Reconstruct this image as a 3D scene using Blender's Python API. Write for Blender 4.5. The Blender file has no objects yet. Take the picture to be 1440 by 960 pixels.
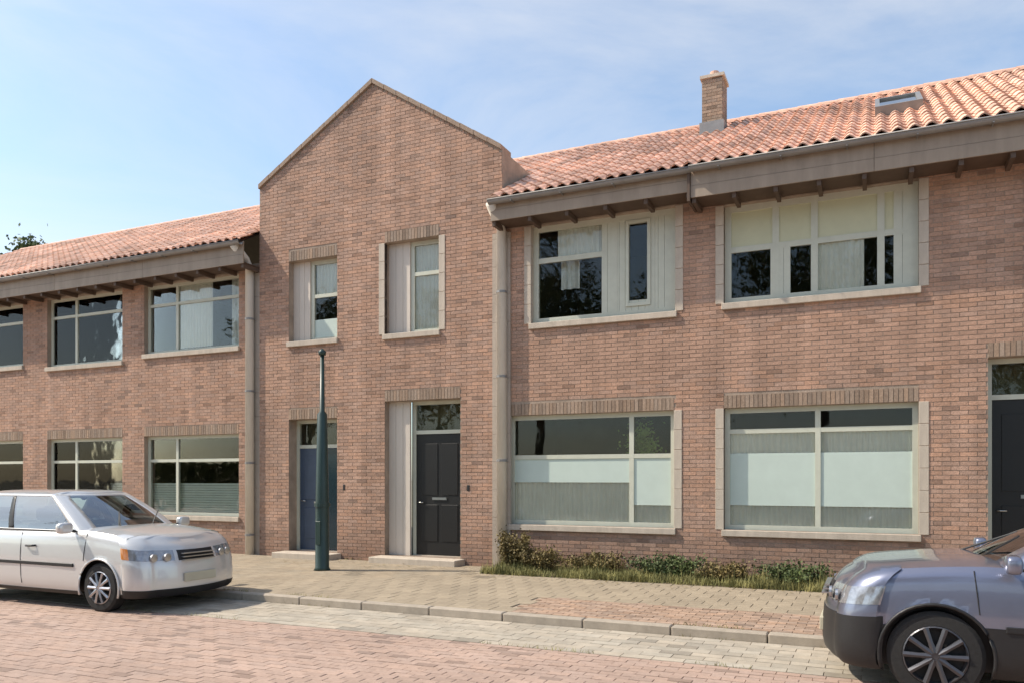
import bpy, bmesh, math, random
from mathutils import Vector, Matrix
R = math.radians
random.seed(7)
sc = bpy.context.scene
col = sc.collection

# ------------------------------------------------------------------ camera
cam = bpy.data.objects.new('camera', bpy.data.cameras.new('camera'))
col.objects.link(cam)
cam.location = (0, -13.0, 1.6)
cam.rotation_euler = (R(90), 0, R(24.5))
cam.data.sensor_width = 36
cam.data.lens = 28.0
cam.data.shift_y = 192 / 1440
cam.data.clip_end = 2000
sc.camera = cam

# ------------------------------------------------------------------ world and sun
SUN_EL, SUN_AZ = 47, 249          # azimuth: compass-like, measured from +Y clockwise
w = bpy.data.worlds.new('World'); sc.world = w; w.use_nodes = True
nt = w.node_tree
bg = nt.nodes['Background']
sky = nt.nodes.new('ShaderNodeTexSky')
sky.sky_type = 'NISHITA'; sky.sun_disc = False
sky.sun_elevation = R(SUN_EL); sky.sun_rotation = R(SUN_AZ)
sky.air_density = 1.0; sky.dust_density = 1.4; sky.ozone_density = 1.0
# thin high cloud over the whole dome
_n = nt.nodes; _l = nt.links
tcw = _n.new('ShaderNodeTexCoord'); mpw = _n.new('ShaderNodeMapping'); mpw.inputs['Scale'].default_value = (1.0, 1.0, 2.6)
mpw.inputs['Location'].default_value = (0.75, 0.4, 0.2)
_l.new(tcw.outputs['Generated'], mpw.inputs[0])
cn = _n.new('ShaderNodeTexNoise'); cn.inputs['Scale'].default_value = 2.1; cn.inputs['Detail'].default_value = 9; cn.inputs['Roughness'].default_value = 0.58; cn.inputs['Distortion'].default_value = 0.5
_l.new(mpw.outputs[0], cn.inputs['Vector'])
cm = _n.new('ShaderNodeMapRange'); cm.inputs[1].default_value = 0.42; cm.inputs[2].default_value = 0.78; cm.inputs[3].default_value = 0.07; cm.inputs[4].default_value = 0.6
_l.new(cn.outputs[0], cm.inputs[0])
cx = _n.new('ShaderNodeMix'); cx.data_type = 'RGBA'; cx.inputs[7].default_value = (4.3, 4.25, 4.2, 1)
sh = _n.new('ShaderNodeMix'); sh.data_type = 'RGBA'; sh.blend_type = 'MULTIPLY'; sh.inputs[0].default_value = 1; sh.inputs[7].default_value = (0.93, 1.0, 1.0, 1)
_l.new(sky.outputs[0], sh.inputs[6]); _l.new(cm.outputs[0], cx.inputs[0]); _l.new(sh.outputs[2], cx.inputs[6])
_l.new(cx.outputs[2], bg.inputs[0]); bg.inputs[1].default_value = 0.130
sd = bpy.data.lights.new('sun', 'SUN'); sd.energy = 3.0; sd.angle = R(0.8); sd.color = (1, 0.90, 0.76)
sun = bpy.data.objects.new('sun', sd); col.objects.link(sun)
d = Vector((math.sin(R(SUN_AZ)) * math.cos(R(SUN_EL)), math.cos(R(SUN_AZ)) * math.cos(R(SUN_EL)), math.sin(R(SUN_EL))))
sun.rotation_euler = d.to_track_quat('Z', 'Y').to_euler(); sun.location = (-10, -20, 30)
sc.view_settings.view_transform = 'Standard'; sc.view_settings.look = 'None'
sc.view_settings.exposure = 0.85; sc.view_settings.gamma = 1.0

# ------------------------------------------------------------------ materials
def mat(name, c, rough=0.7, var=0.12, scale=6.0, bump=0.1, bscale=60, metal=0, attr=False, c2=None, spec=0.5, coat=0, objrand=0.0, trans=0, streak=False, patch=0.0, damp=False):
    m = bpy.data.materials.new(name); m.use_nodes = True
    t = m.node_tree; n = t.nodes; L = t.links
    p = n['Principled BSDF']
    p.inputs['Roughness'].default_value = rough; p.inputs['Metallic'].default_value = metal
    p.inputs['Specular IOR Level'].default_value = spec
    p.inputs['Coat Weight'].default_value = coat; p.inputs['Coat Roughness'].default_value = 0.04
    tc = n.new('ShaderNodeTexCoord')
    mp = n.new('ShaderNodeMapping'); L.new(tc.outputs['Object'], mp.inputs[0])
    if streak: mp.inputs['Scale'].default_value = (1, 1, 0.2)
    no = n.new('ShaderNodeTexNoise'); no.inputs['Scale'].default_value = scale; no.inputs['Detail'].default_value = 6
    no.inputs['Roughness'].default_value = 0.65
    L.new(mp.outputs[0], no.inputs['Vector'])
    cr = n.new('ShaderNodeMix'); cr.data_type = 'RGBA'
    a = [min(1, x * (1 - var)) for x in c]; b = [min(1, x * (1 + var)) for x in (c2 or c)]
    cr.inputs[6].default_value = (*a, 1); cr.inputs[7].default_value = (*b, 1)
    mr = n.new('ShaderNodeMapRange'); mr.inputs[1].default_value = 0.3; mr.inputs[2].default_value = 0.7
    L.new(no.outputs[0], mr.inputs[0]); L.new(mr.outputs[0], cr.inputs[0])
    out = cr.outputs[2]
    if patch:
        ge = n.new('ShaderNodeNewGeometry'); mg = n.new('ShaderNodeMapping'); mg.inputs['Scale'].default_value = (1, 1, 0.55); L.new(ge.outputs['Position'], mg.inputs[0])
        n3 = n.new('ShaderNodeTexNoise'); n3.inputs['Scale'].default_value = 0.9; n3.inputs['Detail'].default_value = 7; n3.inputs['Roughness'].default_value = 0.6
        L.new(mg.outputs[0], n3.inputs['Vector'])
        r3 = n.new('ShaderNodeMapRange'); r3.inputs[1].default_value = 0.3; r3.inputs[2].default_value = 0.7; r3.inputs[3].default_value = 1 - patch; r3.inputs[4].default_value = 1 + patch
        L.new(n3.outputs[0], r3.inputs[0]); h3 = n.new('ShaderNodeHueSaturation'); L.new(r3.outputs[0], h3.inputs['Value']); L.new(out, h3.inputs['Color']); out = h3.outputs[0]
    if damp:
        mg2 = n.new('ShaderNodeMapping'); mg2.inputs['Scale'].default_value = (2.2, 2.2, 0.22); L.new(ge.outputs['Position'], mg2.inputs[0])
        n4 = n.new('ShaderNodeTexNoise'); n4.inputs['Scale'].default_value = 1.3; n4.inputs['Detail'].default_value = 5; L.new(mg2.outputs[0], n4.inputs['Vector'])
        sx = n.new('ShaderNodeSeparateXYZ'); L.new(ge.outputs['Position'], sx.inputs[0])
        ma = n.new('ShaderNodeMath'); ma.operation = 'MULTIPLY_ADD'; ma.inputs[1].default_value = -1.3; L.new(n4.outputs[0], ma.inputs[0]); L.new(sx.outputs[2], ma.inputs[2])
        r5 = n.new('ShaderNodeMapRange'); r5.inputs[1].default_value = -0.7; r5.inputs[2].default_value = 0.15; r5.inputs[3].default_value = 0.66; r5.inputs[4].default_value = 1.0; L.new(ma.outputs[0], r5.inputs[0])
        r4 = n.new('ShaderNodeMapRange'); r4.inputs[1].default_value = 0.35; r4.inputs[2].default_value = 0.7; r4.inputs[3].default_value = 0.83; r4.inputs[4].default_value = 1.09; L.new(n4.outputs[0], r4.inputs[0])
        m5 = n.new('ShaderNodeMath'); m5.operation = 'MULTIPLY'; L.new(r4.outputs[0], m5.inputs[0]); L.new(r5.outputs[0], m5.inputs[1])
        h5 = n.new('ShaderNodeHueSaturation'); L.new(m5.outputs[0], h5.inputs['Value']); L.new(out, h5.inputs['Color']); out = h5.outputs[0]
    if attr:
        at = n.new('ShaderNodeAttribute'); at.attribute_name = 'tint'
        mu = n.new('ShaderNodeMix'); mu.data_type = 'RGBA'; mu.blend_type = 'MULTIPLY'; mu.inputs[0].default_value = 1
        L.new(out, mu.inputs[6]); L.new(at.outputs['Color'], mu.inputs[7]); out = mu.outputs[2]
    if objrand:
        oi = n.new('ShaderNodeObjectInfo'); m2 = n.new('ShaderNodeMapRange')
        m2.inputs[3].default_value = 1 - objrand; m2.inputs[4].default_value = 1 + objrand
        L.new(oi.outputs['Random'], m2.inputs[0])
        hs = n.new('ShaderNodeHueSaturation'); L.new(m2.outputs[0], hs.inputs['Value']); L.new(out, hs.inputs['Color']); out = hs.outputs[0]
    L.new(out, p.inputs['Base Color'])
    if bump:
        nb = n.new('ShaderNodeTexNoise'); nb.inputs['Scale'].default_value = bscale; nb.inputs['Detail'].default_value = 4
        L.new(tc.outputs['Object'], nb.inputs['Vector'])
        bp = n.new('ShaderNodeBump'); bp.inputs['Strength'].default_value = bump; bp.inputs['Distance'].default_value = 0.01
        L.new(nb.outputs[0], bp.inputs['Height']); L.new(bp.outputs[0], p.inputs['Normal'])
    return m

def glass_mat(name, tint=(0.9, 0.95, 0.93), refl=0.08):
    m = bpy.data.materials.new(name); m.use_nodes = True
    t = m.node_tree; n = t.nodes; L = t.links
    n.remove(n['Principled BSDF'])
    tr = n.new('ShaderNodeBsdfTransparent'); tr.inputs[0].default_value = (*tint, 1)
    gl = n.new('ShaderNodeBsdfGlossy'); gl.inputs['Roughness'].default_value = 0.02
    tc = n.new('ShaderNodeTexCoord'); no = n.new('ShaderNodeTexNoise'); no.inputs['Scale'].default_value = 1.6
    bp = n.new('ShaderNodeBump'); bp.inputs['Strength'].default_value = 0.05; bp.inputs['Distance'].default_value = 0.05
    L.new(tc.outputs['Object'], no.inputs['Vector']); L.new(no.outputs[0], bp.inputs['Height']); L.new(bp.outputs[0], gl.inputs['Normal'])
    fr = n.new('ShaderNodeLayerWeight'); fr.inputs[0].default_value = 0.22
    ad = n.new('ShaderNodeMath'); ad.operation = 'ADD'; ad.use_clamp = True; ad.inputs[1].default_value = refl
    L.new(fr.outputs['Fresnel'], ad.inputs[0])
    mx = n.new('ShaderNodeMixShader'); L.new(ad.outputs[0], mx.inputs[0]); L.new(tr.outputs[0], mx.inputs[1]); L.new(gl.outputs[0], mx.inputs[2])
    L.new(mx.outputs[0], n['Material Output'].inputs[0])
    return m

M = {}
M['brick'] = mat('brick_clay', (0.435, 0.27, 0.193), 0.88, 0.2, 30, 0.5, 90, attr=True, patch=0.14, damp=True)
M['brick1'] = mat('brick_clay_single', (0.435, 0.27, 0.193), 0.88, 0.2, 30, 0.5, 90, objrand=0.12, patch=0.14, damp=True)
M['brick_grey'] = mat('soldier_brick', (0.31, 0.225, 0.165), 0.88, 0.2, 30, 0.5, 90, attr=True)
M['mortar'] = mat('mortar', (0.37, 0.29, 0.225), 0.95, 0.2, 4, 0.4, 120, patch=0.14, damp=True)
M['stone'] = mat('pale_stone', (0.50, 0.43, 0.35), 0.85, 0.15, 9, 0.3, 80, streak=True)
M['render'] = mat('rendered_strip', (0.40, 0.34, 0.28), 0.9, 0.12, 7, 0.3, 80, streak=True, patch=0.1)
M['tile'] = mat('roof_tile', (0.66, 0.40, 0.29), 0.8, 0.22, 14, 0.3, 60, attr=True, patch=0.28)
M['tile1'] = mat('roof_tile_single', (0.66, 0.40, 0.29), 0.8, 0.22, 14, 0.3, 60, objrand=0.2, patch=0.28)
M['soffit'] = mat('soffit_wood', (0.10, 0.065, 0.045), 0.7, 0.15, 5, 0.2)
M['fascia'] = mat('fascia_paint', (0.31, 0.245, 0.185), 0.6, 0.15, 5, 0.1, streak=True)
M['frame'] = mat('frame_paint', (0.56, 0.57, 0.47), 0.45, 0.06, 5, 0.05)
M['pipe'] = mat('downpipe_grey', (0.68, 0.62, 0.53), 0.5, 0.12, 5, 0.05, streak=True)
M['zinc'] = mat('gutter_zinc', (0.26, 0.25, 0.24), 0.45, 0.15, 5, 0.05, metal=0.3)
M['glass'] = glass_mat('window_glass', (0.965, 0.975, 0.95), 0.015)
M['cream_film'] = mat('cream_film', (0.56, 0.56, 0.38), 0.5, 0.05, 3, 0.0)
M['low_film'] = mat('grey_film', (0.24, 0.255, 0.24), 0.5, 0.06, 3, 0.0)
M['jamb'] = mat('jamb_paint', (0.62, 0.55, 0.47), 0.6, 0.06, 5, 0.05, streak=True)
M['dark_glass'] = mat('dark_door_glass', (0.012, 0.03, 0.04), 0.15, 0.05, 5, 0)
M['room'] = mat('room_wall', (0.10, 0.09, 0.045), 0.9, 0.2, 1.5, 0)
M['curtain'] = mat('curtain', (0.66, 0.68, 0.64), 0.9, 0.08, 8, 0.1)
M['film'] = mat('frosted_film', (0.53, 0.62, 0.56), 0.5, 0.04, 3, 0.0)
M['netting'] = mat('net_curtain', (0.78, 0.78, 0.71), 0.9, 0.06, 3, 0.0)
M['blind'] = mat('blind', (0.60, 0.68, 0.62), 0.8, 0.05, 3, 0.05)
M['door_blue'] = mat('door_blue', (0.05, 0.075, 0.12), 0.4, 0.12, 5, 0.05)
M['door_black'] = mat('door_black', (0.008, 0.008, 0.008), 0.45, 0.12, 5, 0.05)
M['metal'] = mat('handle_metal', (0.5, 0.5, 0.48), 0.3, 0.05, 5, 0, metal=1)
M['green_iron'] = mat('green_iron', (0.02, 0.045, 0.04), 0.4, 0.1, 8, 0.05)
M['slab'] = mat('pavement_slab', (0.305, 0.25, 0.18), 0.92, 0.15, 7, 0.4, 120, attr=True, patch=0.1)
M['slab1'] = mat('pavement_slab_single', (0.305, 0.25, 0.18), 0.92, 0.15, 7, 0.4, 120, objrand=0.08, patch=0.1)
M['slab2'] = mat('gutter_slab', (0.38, 0.335, 0.27), 0.92, 0.15, 7, 0.4, 120, attr=True, patch=0.12)
M['sand'] = mat('joint_sand', (0.36, 0.29, 0.22), 0.95, 0.2, 10, 0.3, 150)
M['kerb'] = mat('kerb_stone', (0.36, 0.31, 0.25), 0.9, 0.15, 7, 0.3, 100, objrand=0.08)
M['clinker'] = mat('street_clinker', (0.34, 0.235, 0.17), 0.9, 0.2, 12, 0.4, 100, attr=True)
M['road'] = mat('road_surface', (0.42, 0.30, 0.255), 0.93, 0.10, 60, 0.9, 220, patch=0.10)
M['paver'] = mat('street_paver', (0.385, 0.275, 0.22), 0.9, 0.12, 25, 0.5, 110, attr=True, patch=0.12)
M['paver1'] = mat('street_paver_single', (0.385, 0.275, 0.22), 0.9, 0.12, 25, 0.5, 110, objrand=0.10, patch=0.12)
M['soil'] = mat('soil', (0.13, 0.095, 0.06), 0.95, 0.3, 9, 0.6, 50)
M['grass'] = mat('grass_blades', (0.13, 0.14, 0.045), 0.8, 0.3, 3, 0, c2=(0.30, 0.27, 0.10))
M['leaf'] = mat('leaves', (0.06, 0.085, 0.03), 0.7, 0.35, 2, 0, c2=(0.10, 0.13, 0.04))
M['houseleaf'] = mat('house_leaf', (0.20, 0.28, 0.06), 0.5, 0.3, 4, 0)
M['drybush'] = mat('dry_leaves', (0.13, 0.10, 0.04), 0.7, 0.35, 2, 0, c2=(0.2, 0.15, 0.05))
M['bark'] = mat('bark', (0.12, 0.09, 0.06), 0.9, 0.3, 8, 0.6, 30)
M['white_car'] = mat('silver_car_paint', (0.64, 0.64, 0.63), 0.3, 0.01, 3, 0, coat=1, metal=0.35)
M['black_car'] = mat('dark_car_paint', (0.21, 0.225, 0.30), 0.28, 0.05, 3, 0, coat=1, metal=0.65)
M['rubber'] = mat('rubber', (0.018, 0.018, 0.018), 0.8, 0.2, 30, 0.2)
M['plastic'] = mat('black_plastic', (0.014, 0.014, 0.015), 0.5, 0.1, 20, 0.05)
M['rim'] = mat('alloy_rim', (0.45, 0.45, 0.47), 0.3, 0.05, 3, 0, metal=0.9)
M['car_glass'] = glass_mat('car_glass', (0.45, 0.52, 0.50), 0.30)
M['lens'] = mat('lamp_lens', (0.34, 0.35, 0.37), 0.12, 0.25, 30, 0, coat=1, metal=0.5)
M['amber'] = mat('amber_lens', (0.5, 0.17, 0.02), 0.2, 0.05, 3, 0, coat=1)
M['plate_w'] = mat('plate_pale', (0.50, 0.47, 0.36), 0.4, 0.05, 5, 0)
M['rim_dark'] = mat('dark_rim', (0.09, 0.09, 0.10), 0.35, 0.05, 3, 0, metal=0.6)
M['red'] = mat('red_lens', (0.35, 0.01, 0.01), 0.2, 0.05, 3, 0, coat=1)
M['land'] = mat('ground_earth', (0.20, 0.18, 0.12), 0.95, 0.2, 0.5, 0.3)

# ------------------------------------------------------------------ helpers
def link(name, me, parent=None):
    o = bpy.data.objects.new(name, me); col.objects.link(o)
    if parent: o.parent = parent
    return o
def tag(o, label=None, cat=None, group=None, kind=None):
    if label: o['label'] = label
    if cat: o['category'] = cat
    if group: o['group'] = group
    if kind: o['kind'] = kind
    return o
def empty(name, loc=(0, 0, 0), rz=0):
    o = bpy.data.objects.new(name, None); col.objects.link(o); o.location = loc; o.rotation_euler = (0, 0, rz); return o

class MB:
    """collects faces and builds ONE mesh object"""
    def __init__(s): s.v = []; s.f = []; s.t = []
    def face(s, pts, tint=None):
        i = len(s.v); s.v += [tuple(p) for p in pts]; s.f.append(tuple(range(i, i + len(pts)))); s.t.append(tint or (1, 1, 1))
    def box(s, x0, x1, y0, y1, z0, z1, tint=None, skip=()):
        i = len(s.v)
        s.v += [(x0, y0, z0), (x1, y0, z0), (x1, y1, z0), (x0, y1, z0), (x0, y0, z1), (x1, y0, z1), (x1, y1, z1), (x0, y1, z1)]
        fs = {'b': (0, 3, 2, 1), 't': (4, 5, 6, 7), 'f': (0, 1, 5, 4), 'r': (1, 2, 6, 5), 'k': (2, 3, 7, 6), 'l': (3, 0, 4, 7)}
        for k, q in fs.items():
            if k in skip: continue
            s.f.append(tuple(i + a for a in q)); s.t.append(tint or (1, 1, 1))
        return s
    def prism(s, pts, y0, y1):
        """polygon pts (x,z) extruded in y"""
        n = len(pts)
        s.face([(x, y0, z) for x, z in pts]); s.face([(x, y1, z) for x, z in reversed(pts)])
        for i in range(n):
            a, b = pts[i], pts[(i + 1) % n]
            s.face([(a[0], y0, a[1]), (a[0], y1, a[1]), (b[0], y1, b[1]), (b[0], y0, b[1])])
        return s
    def tube(s, pts, rad, n=12, cap=True):
        """tube through pts; rad number or list"""
        P = [Vector(p) for p in pts]; rr = rad if isinstance(rad, (list, tuple)) else [rad] * len(P)
        rings = []
        for i, p in enumerate(P):
            d = (P[min(i + 1, len(P) - 1)] - P[max(i - 1, 0)]).normalized()
            a = Vector((0, 0, 1)) if abs(d.z) < 0.9 else Vector((1, 0, 0))
            u = d.cross(a).normalized(); v = d.cross(u)
            b = len(s.v)
            for k in range(n):
                t = 2 * math.pi * k / n
                s.v.append(tuple(p + (u * math.cos(t) + v * math.sin(t)) * rr[i]))
            rings.append(b)
        for i in range(len(rings) - 1):
            for k in range(n):
                a, b = rings[i], rings[i + 1]
                s.f.append((a + k, a + (k + 1) % n, b + (k + 1) % n, b + k)); s.t.append((1, 1, 1))
        if cap:
            s.f.append(tuple(rings[0] + k for k in reversed(range(n)))); s.t.append((1, 1, 1))
            s.f.append(tuple(rings[-1] + k for k in range(n))); s.t.append((1, 1, 1))
        return s
    def mesh(s, name, m, smooth=False, bevel=0, fix=True):
        me = bpy.data.meshes.new(name); me.from_pydata(s.v, [], s.f); me.update()
        if any(t != (1, 1, 1) for t in s.t) or m in (M['brick'], M['tile'], M['slab'], M['slab2'], M['paver'], M['brick_grey'], M['clinker']):
            at = me.color_attributes.new('tint', 'FLOAT_COLOR', 'CORNER')
            k = 0; buf = []
            for f, t in zip(s.f, s.t): buf += list((*t, 1)) * len(f)
            at.data.foreach_set('color', buf)
        if bevel or fix:
            bm = bmesh.new(); bm.from_mesh(me)
            if bevel:
                bmesh.ops.remove_doubles(bm, verts=bm.verts, dist=1e-5)
                bmesh.ops.bevel(bm, geom=bm.edges[:], offset=bevel, segments=1, affect='EDGES', clamp_overlap=True)
            bmesh.ops.recalc_face_normals(bm, faces=bm.faces)
            bm.to_mesh(me); bm.free()
        me.materials.append(m)
        if smooth:
            for p in me.polygons: p.use_smooth = True
        return me
    def build(s, name, m, parent=None, smooth=False, bevel=0, fix=True):
        return link(name, s.mesh(name, m, smooth, bevel, fix), parent)

def copy_tree(o, parent=None):
    c = o.copy(); col.objects.link(c); c.parent = parent
    for ch in list(o.children): copy_tree(ch, c)
    return c
def tint(a=0.12, hue=0.05):
    v = 1 + random.uniform(-a, a); h = random.uniform(-hue, hue)
    if random.random() < 0.06: v *= 0.7
    return (max(0, v * (1 + h)), v, max(0, v * (1 - h)))

# ------------------------------------------------------------------ brick walls
BL, BH, BD = 0.22, 0.066, 0.006
single_left = [300]
def cut(ivs, a, b):
    out = []
    for s, e in ivs:
        if b <= s or a >= e: out.append((s, e)); continue
        if a > s: out.append((s, a))
        if b < e: out.append((b, e))
    return out
def wall(parent, x0, x1, z0, z1, openings, y=0.0, th=0.3, top=None, single=None, holes=()):
    """mortar body with openings (xa,xb,za,zb) and raised bricks; top(z)->(xa,xb) for a gable above z1"""
    xs = sorted({x0, x1, *[o[0] for o in openings], *[o[1] for o in openings]})
    zs = sorted({z0, z1, *[o[2] for o in openings], *[o[3] for o in openings]})
    mb = MB()
    def solid(xm, zm): return not any(o[0] < xm < o[1] and o[2] < zm < o[3] for o in openings)
    for i in range(len(xs) - 1):
        for j in range(len(zs) - 1):
            a, b, c, e = xs[i], xs[i + 1], zs[j], zs[j + 1]
            if solid((a + b) / 2, (c + e) / 2):
                mb.face([(a, y, c), (b, y, c), (b, y, e), (a, y, e)])
                mb.face([(b, y + th, c), (a, y + th, c), (a, y + th, e), (b, y + th, e)])
    for a, b, c, e in openings:
        mb.face([(a, y, c), (a, y, e), (a, y + th, e), (a, y + th, c)])
        mb.face([(b, y, e), (b, y, c), (b, y + th, c), (b, y + th, e)])
        mb.face([(a, y, e), (b, y, e), (b, y + th, e), (a, y + th, e)])
        mb.face([(b, y, c), (a, y, c), (a, y + th, c), (b, y + th, c)])
    mb.face([(x0, y, z1), (x0, y, z0), (x0, y + th, z0), (x0, y + th, z1)])
    mb.face([(x1, y, z0), (x1, y, z1), (x1, y + th, z1), (x1, y + th, z0)])
    if not top: mb.face([(x0, y, z1), (x1, y, z1), (x1, y + th, z1), (x0, y + th, z1)])
    zt = z1
    if top:
        pts, fn, zt = top
        mb.prism(pts, y, y + th)
    mb.build('wall', M['mortar'], parent, fix=False)
    bk = MB(); n = 0
    zz = z0; k = 0
    while zz + BH <= zt + 0.01:
        za, zb = zz + 0.005, zz + BH - 0.005
        if zz < z1: ivs = [(x0, x1)]
        else:
            l, r = fn(zb); ivs = [(l + 0.01, r - 0.01)]
        for o in list(openings) + list(holes):
            if o[2] < zb - 0.01 and o[3] > za + 0.01: ivs = cut(ivs, o[0], o[1])
        off = (k % 2) * BL / 2
        for s, e in ivs:
            i = math.floor((s - off) / BL)
            while i * BL + off < e:
                a = max(s, i * BL + off + 0.005); b = min(e, (i + 1) * BL + off - 0.005)
                i += 1
                if b - a < 0.03: continue
                pr = BD + random.uniform(-0.002, 0.003)
                if single and single_left[0] > 0 and single(a, b, za) and abs((b - a) - (BL - 0.01)) < 1e-4:
                    single_left[0] -= 1
                    o = link('brick', single_mesh(), parent); o.location = ((a + b) / 2, y - pr, (za + zb) / 2)
                    continue
                bk.box(a, b, y - pr, y + 0.002, za, zb, tint(), skip='k')
        zz += BH; k += 1
    o = bk.build('brick', M['brick'], parent, fix=False); o['kind'] = 'stuff'
_sb = []
def single_mesh():
    if not _sb:
        for q in range(4):
            j = lambda: random.uniform(-0.0015, 0.0015)
            mb = MB(); h = BL / 2 - 0.005; z = BH / 2 - 0.005
            mb.box(-h + j(), h + j(), j(), 0.012, -z + j(), z + j()); _sb.append(mb.mesh('brick', M['brick1']))
    return random.choice(_sb)

def lintel(parent, x0, x1, z, h=0.21, y=0.0):
    mb = MB(); n = max(1, round((x1 - x0) / 0.066)); s = (x1 - x0) / n
    for i in range(n): mb.box(x0 + i * s + 0.005, x0 + (i + 1) * s - 0.005, y - 0.011, y + 0.002, z + 0.005, z + h - 0.005, tint(0.18), skip='k')
    o = mb.build('soldier_course', M['brick_grey'], parent, fix=False)
def surround(parent, x0, x1, z0, z1, y=0.0, w_=0.13):
    for a, b in ((x0 - w_, x0), (x1, x1 + w_)):
        n = max(1, round((z1 - z0) / 0.33)); h_ = (z1 - z0) / n
        me = MB().box(-w_ / 2, w_ / 2, y - 0.018, y + 0.09, 0.003, h_ - 0.003).mesh('jamb_stone', M['stone'], bevel=0.004)
        for i in range(n): o = link('jamb_stone', me, parent); o.location = ((a + b) / 2, 0, z0 + i * h_)
def sill(parent, x0, x1, z, y=0.0, over=0.06):
    mb = MB(); mb.prism([(0, 0)] * 0 or [(x0 - 0.03, z - 0.10), (x1 + 0.03, z - 0.10), (x1 + 0.03, z), (x0 - 0.03, z)], y - over, y + 0.12)
    return mb.build('sill', M['stone'], parent, bevel=0.006)

# ------------------------------------------------------------------ windows and doors
def window(parent, x0, x1, z0, z1, muls=(), trans=(), fills=(), y=0.10, fw=0.07, casements=(), label=None, fm=None):
    """muls: x of mullions (full height); trans: list (z, xa, xb); fills: list of (type, xa, xb, za, zb)"""
    r = empty('window', (x0, y, z0)); r.parent = parent
    if label: r['label'] = label
    X = lambda v: v - x0
    Z = lambda v: v - z0
    fm = fm or M['frame']
    mb = MB(); D = 0.07
    W, Hh = x1 - x0, z1 - z0
    mb.box(0, fw, 0, D, 0, Hh); mb.box(W - fw, W, 0, D, 0, Hh); mb.box(fw, W - fw, 0.002, D - 0.002, 0, fw); mb.box(fw, W - fw, 0.002, D - 0.002, Hh - fw, Hh)
    for m in muls: mb.box(X(m) - fw * .5, X(m) + fw * .5, 0.004, D - 0.004, fw, Hh - fw)
    for z, a, b in trans: mb.box(max(fw, X(a)), min(W - fw, X(b)), 0.006, D - 0.006, Z(z) - fw * .45, Z(z) + fw * .45)
    for a, b, c, e in casements:
        t = 0.055; a, b, c, e = X(a), X(b), Z(c), Z(e)
        mb.box(a, a + t, -0.015, D - 0.01, c, e); mb.box(b - t, b, -0.015, D - 0.01, c, e)
        mb.box(a + t, b - t, -0.013, D - 0.012, c, c + t); mb.box(a + t, b - t, -0.013, D - 0.012, e - t, e)
    mb.build('frame', fm, r, fix=False)
    # panes between mullions
    ed = sorted([x0 + fw] + list(muls) + [x1 - fw])
    for a, b in zip(ed, ed[1:]):
        zc = sorted([z0 + fw] + [z for z, p, q in trans if p < (a + b) / 2 < q] + [z1 - fw])
        for c, e in zip(zc, zc[1:]):
            MB().box(X(a), X(b), 0.028, 0.034, Z(c), Z(e)).build('pane', M['glass'], r, fix=False)
    # room behind and curtains are parts of the house
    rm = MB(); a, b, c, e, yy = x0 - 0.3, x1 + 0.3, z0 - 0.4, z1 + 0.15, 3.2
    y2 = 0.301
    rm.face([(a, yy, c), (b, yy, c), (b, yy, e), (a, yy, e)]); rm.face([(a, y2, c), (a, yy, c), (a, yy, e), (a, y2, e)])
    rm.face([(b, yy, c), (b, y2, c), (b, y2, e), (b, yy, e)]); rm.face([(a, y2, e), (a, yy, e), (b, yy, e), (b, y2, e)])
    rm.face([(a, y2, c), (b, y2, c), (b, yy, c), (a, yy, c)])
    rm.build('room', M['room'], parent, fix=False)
    for kind, a, b, c, e in fills:
        mb = MB()
        if kind == 'curtain':
            n = max(4, int((b - a) / 0.025)); P = []
            for i in range(n + 1):
                t = i / n; P.append((a + (b - a) * t, 0.30 + 0.022 * math.sin(t * (b - a) / 0.16 * 6.28 + 1) + 0.008 * math.sin(t * 37)))
            for p, q in zip(P, P[1:]): mb.face([(p[0], p[1], c), (q[0], q[1], c), (q[0], q[1], e), (p[0], p[1], e)])
            o = mb.build('curtain', M['curtain'], parent, smooth=True, fix=False)
        elif kind == 'board':
            nb_ = max(2, round((b - a) / .12)); w1 = (b - a) / nb_
            for i_ in range(nb_): mb.box(X(a) + i_ * w1 + .002, X(a) + (i_ + 1) * w1 - .002, 0.008, 0.027, Z(c), Z(e))
            mb.build('panel_board', M['frame'], r, fix=False)
        elif 'film' in kind:
            for p_, q_ in zip(ed, ed[1:]):
                l_ = p_ + (fw * .5 if p_ > ed[0] + 1e-6 else 0); h_ = q_ - (fw * .5 if q_ < ed[-1] - 1e-6 else 0)
                if b < l_ or a > h_ or min(b, h_) - max(a, l_) < .3 * (h_ - l_): continue
                if h_ - l_ > 0.05: mb.box(X(l_), X(h_), 0.022, 0.026, Z(c), Z(e))
            mb.build('frosted_film', M[kind], r, fix=False)
        elif kind == 'net':
            n_ = max(6, int((b - a) / .02)); P = [(X(a) + (X(b) - X(a)) * i_ / n_, .055 + .012 * math.sin((b - a) * i_ / n_ / .085 * 6.28 + .7 * math.sin(i_ * .13))) for i_ in range(n_ + 1)]
            for p_, q_ in zip(P, P[1:]): mb.face([(p_[0], p_[1], Z(c)), (q_[0], q_[1], Z(c)), (q_[0], q_[1], Z(e)), (p_[0], p_[1], Z(e))])
            mb.build('net_curtain', M['netting'], r, smooth=True, fix=False)
        else:
            k = int((e - c) / 0.05)
            for i in range(k):
                z = c + (e - c) * i / k; mb.box(a, b, 0.22, 0.228, z, z + (e - c) / k - 0.006)
            o = mb.build('blind', M['blind'], parent, fix=False)
    return r

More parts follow.
